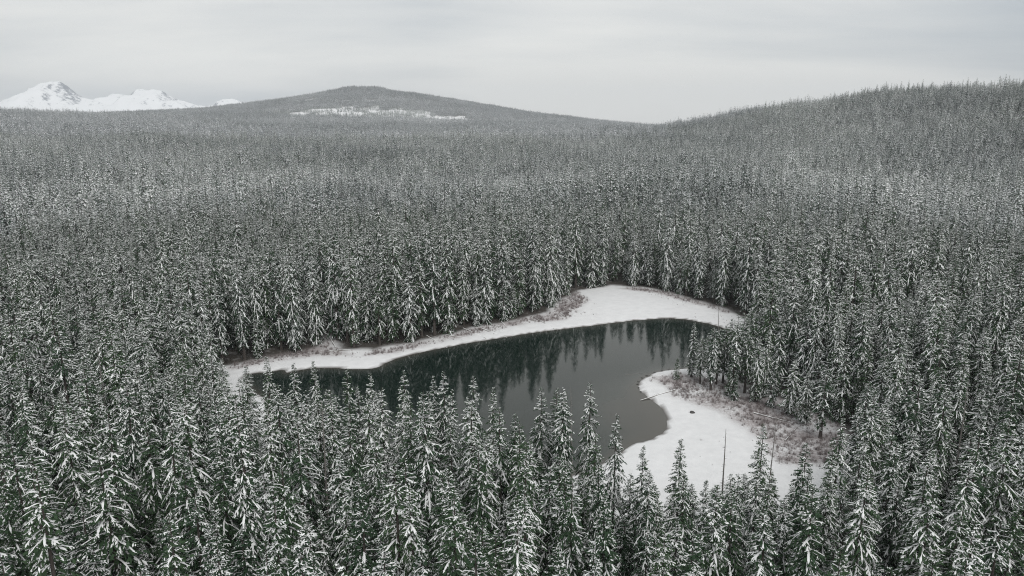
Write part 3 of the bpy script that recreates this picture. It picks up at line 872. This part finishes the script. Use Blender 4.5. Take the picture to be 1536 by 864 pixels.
# ------------------------------------------------------------------ dead wood and stones
def log(x0, y0, x1, y1, r0, r1, label, z0=None, z1=None, group=None, snowy=True):
    r = np.random.default_rng(int(abs(x0 * 13 + y0 * 7)))
    if z0 is None: z0 = gz(x0, y0) + r0 * 0.7
    if z1 is None: z1 = gz(x1, y1) + r1 * 0.7
    n = 8; seg = 7
    A, B = np.array([x0, y0, z0]), np.array([x1, y1, z1])
    dv = (B - A) / np.linalg.norm(B - A); sv = np.cross(dv, [0, 0, 1]); sv /= np.linalg.norm(sv); uv = np.cross(sv, dv)
    V, F = [], []
    for i_ in range(n):
        t_ = i_ / (n - 1); c = A + (B - A) * t_ + sv * r.normal(0, 0.05); rad = r0 + (r1 - r0) * t_
        for s in range(seg):
            a = s * 2 * math.pi / seg; V.append(c + (sv * math.cos(a) + uv * math.sin(a)) * rad * r.uniform(.92, 1.08))
    for i_ in range(n - 1):
        for s in range(seg): F.append((i_ * seg + s, i_ * seg + (s + 1) % seg, (i_ + 1) * seg + (s + 1) % seg, (i_ + 1) * seg + s))
    V += [A - dv * .05, B + dv * .05]; T = []
    for s in range(seg):
        T.append((len(V) - 2, (s + 1) % seg, s)); T.append((len(V) - 1, (n - 1) * seg + s, (n - 1) * seg + (s + 1) % seg))
    for b in range(6):                                   # broken branch stubs
        t_ = r.uniform(.25, .95); c = A + (B - A) * t_; a = r.uniform(0, 3.14)
        o_ = sv * math.cos(a) + uv * abs(math.sin(a)) + dv * .5; k_ = len(V); w_ = dv * r1 * .5
        V += [c - w_, c + w_, c + o_ * r.uniform(.4, 1.0)]; T.append((k_, k_ + 1, k_ + 2))
    o = bpy.data.objects.new('fallen_log', None); C.objects.link(o); o.location = A
    tag(o, label, 'log', group)
    obj('stem', mesh_np('log_stem', np.array(V) - A, [np.array(F), np.array(T)], [M_DEAD], smooth=True), o)
    if not snowy: return o
    V, F = [], []
    for i_ in range(n):
        t_ = i_ / (n - 1); c = (B - A) * t_; rad = r0 + (r1 - r0) * t_; w_ = rad * r.uniform(.35, .8)
        V += [c + sv * w_ + uv * rad * .85, c + uv * (rad + .07), c - sv * w_ + uv * rad * .85]
    for i_ in range(n - 1):
        for u_ in (0, 1): F.append((i_ * 3 + u_, i_ * 3 + u_ + 1, i_ * 3 + u_ + 4, i_ * 3 + u_ + 3))
    obj('snow', mesh_np('log_snow', V, [np.array(F)], [M_SNOW], smooth=True), o)
    return o
log(-71.5, 263, -62.8, 243.5, .28, .14, 'grey fallen log leaning out of the small gap in the far treeline')
log(-66, 243.4, -58.5, 245.0, .2, .1, 'short fallen log at the mouth of the gap in the far treeline')
LG = 'thin fallen logs reaching from the far treeline to the lake'
for a in ((-33.0, 262.3, -23.5, 250.2), (-25.5, 264, -6.5, 259.4), (-19.6, 273.3, -10.0, 261.5), (-4.5, 275.5, -14.5, 274.0), (-4.5, 283, 1.5, 266.3), (-12.0, 272.0, -2.0, 264.0), (10, 288, 17, 275)):
    log(*a, .22, .1, 'thin grey log fallen from the far treeline across the narrow snowy bank', group=LG)
log(50.5, 205.5, 38.4, 198.8, .2, .11, 'long pale log lying over the meadow shore with its end in the water', z1=0.05)
log(68, 186, 77, 178.5, .2, .1, 'snow-dusted log half hidden in the brush near the snow-laden conifer')
log(70, 168, 76, 176, .18, .1, 'thin log lying in the brush at the far end of the meadow')
log(37.5, 221.4, 44.5, 223.4, .09, .04, 'dark waterlogged branch floating off the tip of the spit', z0=-0.02, z1=0.01, snowy=False)

def snag(x, y, h, rad, label, seed, stubs=26, sl=0.9, hook=False):
    r = np.random.default_rng(seed)
    V, F, _ = trunk_geo(r, h, rad, top=0.035, bend=0.5)
    o = bpy.data.objects.new('dead_snag', None); C.objects.link(o); o.location = (x, y, gz(x, y) - .2); o.rotation_euler = (0, r.normal(0, .02), 0)
    tag(o, label, 'dead tree')
    obj('trunk', mesh_np('snag_trunk', V, F, [M_DEAD], smooth=True), o)
    BV, BF = [], []
    def stick(b, d_, l, w_):
        sv = np.cross(d_, [0.1, .2, 1]); sv /= np.linalg.norm(sv); uv = np.cross(sv, d_); k_ = len(BV)
        for a in (0, 2.09, 4.19): BV.append(b + (sv * math.cos(a) + uv * math.sin(a)) * w_)
        BV.append(b + d_ * l)
        BF.extend([(k_, k_ + 1, k_ + 3), (k_ + 1, k_ + 2, k_ + 3), (k_ + 2, k_, k_ + 3)])
    for s in range(stubs):
        z_ = r.uniform(h * .35, h * .97); a = r.uniform(0, 6.28); d_ = np.array([math.cos(a), math.sin(a), r.uniform(-.35, .2)])
        stick(np.array([0, 0, z_]), d_, sl * r.uniform(.3, 1) * (1.25 - z_ / h), 0.05)
    if hook: stick(np.array([0, 0, h - .1]), np.array([1, .1, .12]), 2.4, 0.07)
    obj('branches', mesh_np('snag_branches', BV, [np.array(BF)], [M_DEAD]), o)
snag(42.0, 128.5, 21.0, .2, 'bare grey standing dead trunk in front of the open snowy meadow', 1, 34, 1.5)
snag(47.2, 119, 27.5, .14, 'thin bare dead spike rising over the conifers at the meadow rim', 2, 30, 1.1)
snag(13.7, 149.0, 23, .12, 'spindly dead stem standing before the water between rim conifers', 3, 46, 1.3)
snag(66.3, 216.2, 25.5, .16, 'dead trunk with a hooked bare top behind the spit conifers', 4, 20, .9, True)

snag(-34, 118, 31, .24, 'grey dead tree with bare limbs inside the wood facing the long bank', 5, 60, 2.4)
snag(88, 128, 30, .22, 'grey dead tree with bare limbs inside the wood beyond the brushy meadow end', 6, 60, 2.2)
snag(-92, 150, 32, .24, 'grey dead tree with bare limbs in the wood around the narrow lake end', 7, 60, 2.4)

def stone(x, y, s, label, group=None, snowcap=False):
    r = np.random.default_rng(int(x * 91 + y * 17)); V, F = [], []
    for i_ in range(5):
        for j in range(8):
            ph = (i_ + .5) / 5 * math.pi; a = j * math.pi / 4
            V.append(np.array([math.sin(ph) * math.cos(a), math.sin(ph) * math.sin(a) * .8, math.cos(ph) * .6]) * s * r.uniform(.8, 1.15))
    for i_ in range(4):
        for j in range(8): F.append((i_ * 8 + j, (i_ + 1) * 8 + j, (i_ + 1) * 8 + (j + 1) % 8, i_ * 8 + (j + 1) % 8))
    V += [np.array([0, 0, .6 * s]), np.array([0, 0, -.6 * s])]
    T = [(40, j, (j + 1) % 8) for j in range(8)] + [(41, 32 + (j + 1) % 8, 32 + j) for j in range(8)]
    o = bpy.data.objects.new('stone', mesh_np('stone', V, [np.array(F), np.array(T)], [M_STONE], smooth=True)); C.objects.link(o)
    o.location = (x, y, max(gz(x, y), -.1) + s * .2)
    tag(o, label, 'stone', group)
stone(51.2, 187.8, .75, 'single dark boulder lying on the white meadow')
for x, y, s in ((40.0, 212.5, .4), (39.8, 209.5, .35), (40.7, 215, .45), (42.5, 218.4, .4), (44.5, 220.6, .5), (47.5, 223.2, .45), (50.3, 224.9, .5), (39.8, 206, .35), (52.8, 226, .4)):
    stone(x, y, s, 'small dark stone at the waterline of the rounded spit', 'stones along the spit shore')

# ------------------------------------------------------------------ snow peaks beyond the hills
m, nt, p = mat('snow_and_rock'); M_PEAK = m
ge = nd(nt, 'ShaderNodeNewGeometry'); sx = nd(nt, 'ShaderNodeSeparateXYZ'); nt.links.new(ge.outputs['Normal'], sx.inputs[0])
ar = nd(nt, 'ShaderNodeAttribute', attribute_name='rock')
no = nd(nt, 'ShaderNodeTexNoise', Scale=0.03, Detail=6, Roughness=0.65); nt.links.new(ge.outputs['Position'], no.inputs['Vector'])
f = math_n(nt, 'ADD', ar.outputs['Fac'], math_n(nt, 'MULTIPLY', math_n(nt, 'SUBTRACT', no.outputs['Fac'], 0.5), 1.6))
mr = nd(nt, 'ShaderNodeMapRange'); nt.links.new(f, mr.inputs['Value']); mr.inputs['From Min'].default_value = 0.45; mr.inputs['From Max'].default_value = 0.75
nt.links.new(mixc(nt, mr.outputs[0], (0.84, 0.85, 0.865), (0.18, 0.20, 0.235)), p.inputs['Base Color'])
p.inputs['Roughness'].default_value = 0.9
def peak(name, cx, cy, prof, depth, label, seed, rock):
    """prof: crest line (x offset, height) from one flank to the other."""
    pr = np.array(prof, float); nx_, ny_ = 170, 70
    xs_ = np.linspace(pr[0, 0], pr[-1, 0], nx_); ys_ = np.linspace(-depth, depth, ny_)
    Xp, Yp = np.meshgrid(xs_, ys_)
    crest = np.interp(Xp, pr[:, 0], pr[:, 1])
    rg = np.zeros_like(Xp)
    for k_ in range(4):
        rg += (1 - np.abs(2 * vnoise((Xp + 0.5 * Yp) / (260 / 2 ** k_) + seed, Yp / (420 / 2 ** k_) + seed, seed + k_) - 1)) * 0.5 ** k_
    fall = np.clip(1 - np.abs(Yp) / depth, 0, 1)
    lo = 20.0
    Zp = lo + (crest - lo) * fall ** 1.15 + (rg - 0.95) * 95 * (0.3 + 0.7 * fall) * (1 - 0.6 * fall ** 4) * np.clip((crest - lo) / 400, 0, 1)
    i_ = np.arange(nx_ * ny_).reshape(ny_, nx_)
    q_ = np.stack([i_[:-1, :-1], i_[:-1, 1:], i_[1:, 1:], i_[1:, :-1]], -1).reshape(-1, 4)
    me_ = mesh_np(name, np.stack([Xp.ravel(), Yp.ravel(), Zp.ravel()], -1), [q_], [M_PEAK], smooth=False)
    gxx = np.gradient(Zp, axis=1) / (xs_[1] - xs_[0])
    rk = np.clip(np.abs(gxx) * 0.55 * fall, 0, 0.6) * rock + 0.12 * rock * fall
    at_ = me_.attributes.new('rock', 'FLOAT', 'POINT'); at_.data.foreach_set('value', rk.ravel().astype(np.float32))
    tag(obj(name, me_, loc=(cx, cy, 0)), label, kind='structure')
PXM = 7500 / 1060.0
def zpx(v): return 80 + (190 - v) * PXM
peak('mountain', -4680, 7500, [(-900, zpx(190)), (-520, zpx(172)), (-400, zpx(158)), (-300, zpx(151)), (-160, zpx(137)), (-80, zpx(129)), (-30, zpx(127)), (40, zpx(128)), (150, zpx(138)), (300, zpx(148)), (460, zpx(156)), (800, zpx(163)), (1300, zpx(176))], 1500,
     'jagged snow peak with grey rock ribs, highest of the distant mountains', 3, 1.35)
peak('mountain', -3925, 7900, [(-1000, zpx(172)), (-700, zpx(158)), (-480, zpx(146)), (-300, zpx(142)), (-180, zpx(144)), (-60, zpx(134)), (40, zpx(133)), (170, zpx(138)), (330, zpx(149)), (520, zpx(157)), (800, zpx(163)), (1400, zpx(172))], 1500,
     'lower twin-topped snow mountain beside the jagged peak', 8, 1.4)
peak('mountain', -3092, 8000, [(-330, zpx(172)), (-170, zpx(158)), (-70, zpx(148)), (20, zpx(146)), (90, zpx(149)), (190, zpx(157)), (400, zpx(172))], 700,
     'small rounded snow dome peeping over the shoulder of the wooded hill', 12, 1.1)

# ------------------------------------------------------------------ haze
bm_v = [(x, y, z) for x in (-16000, 16000) for y in (-5000, 16000) for z in (-6, 900)]
hz = bpy.data.meshes.new('haze')
hz.from_pydata(bm_v, [], [(0, 1, 3, 2), (4, 6, 7, 5), (0, 4, 5, 1), (2, 3, 7, 6), (0, 2, 6, 4), (1, 5, 7, 3)])
m = bpy.data.materials.new('thin_haze'); m.use_nodes = True
nt = m.node_tree; nt.nodes.clear()
o_ = nt.nodes.new('ShaderNodeOutputMaterial'); v_ = nt.nodes.new('ShaderNodeVolumePrincipled')
v_.inputs['Color'].default_value = (0.93, 0.96, 1.0, 1); v_.inputs['Density'].default_value = 7e-5; v_.inputs['Anisotropy'].default_value = 0.1
nt.links.new(v_.outputs[0], o_.inputs['Volume'])
hz.materials.append(m)
tag(obj('haze', hz), 'thin pale winter haze over the valley', kind='stuff')
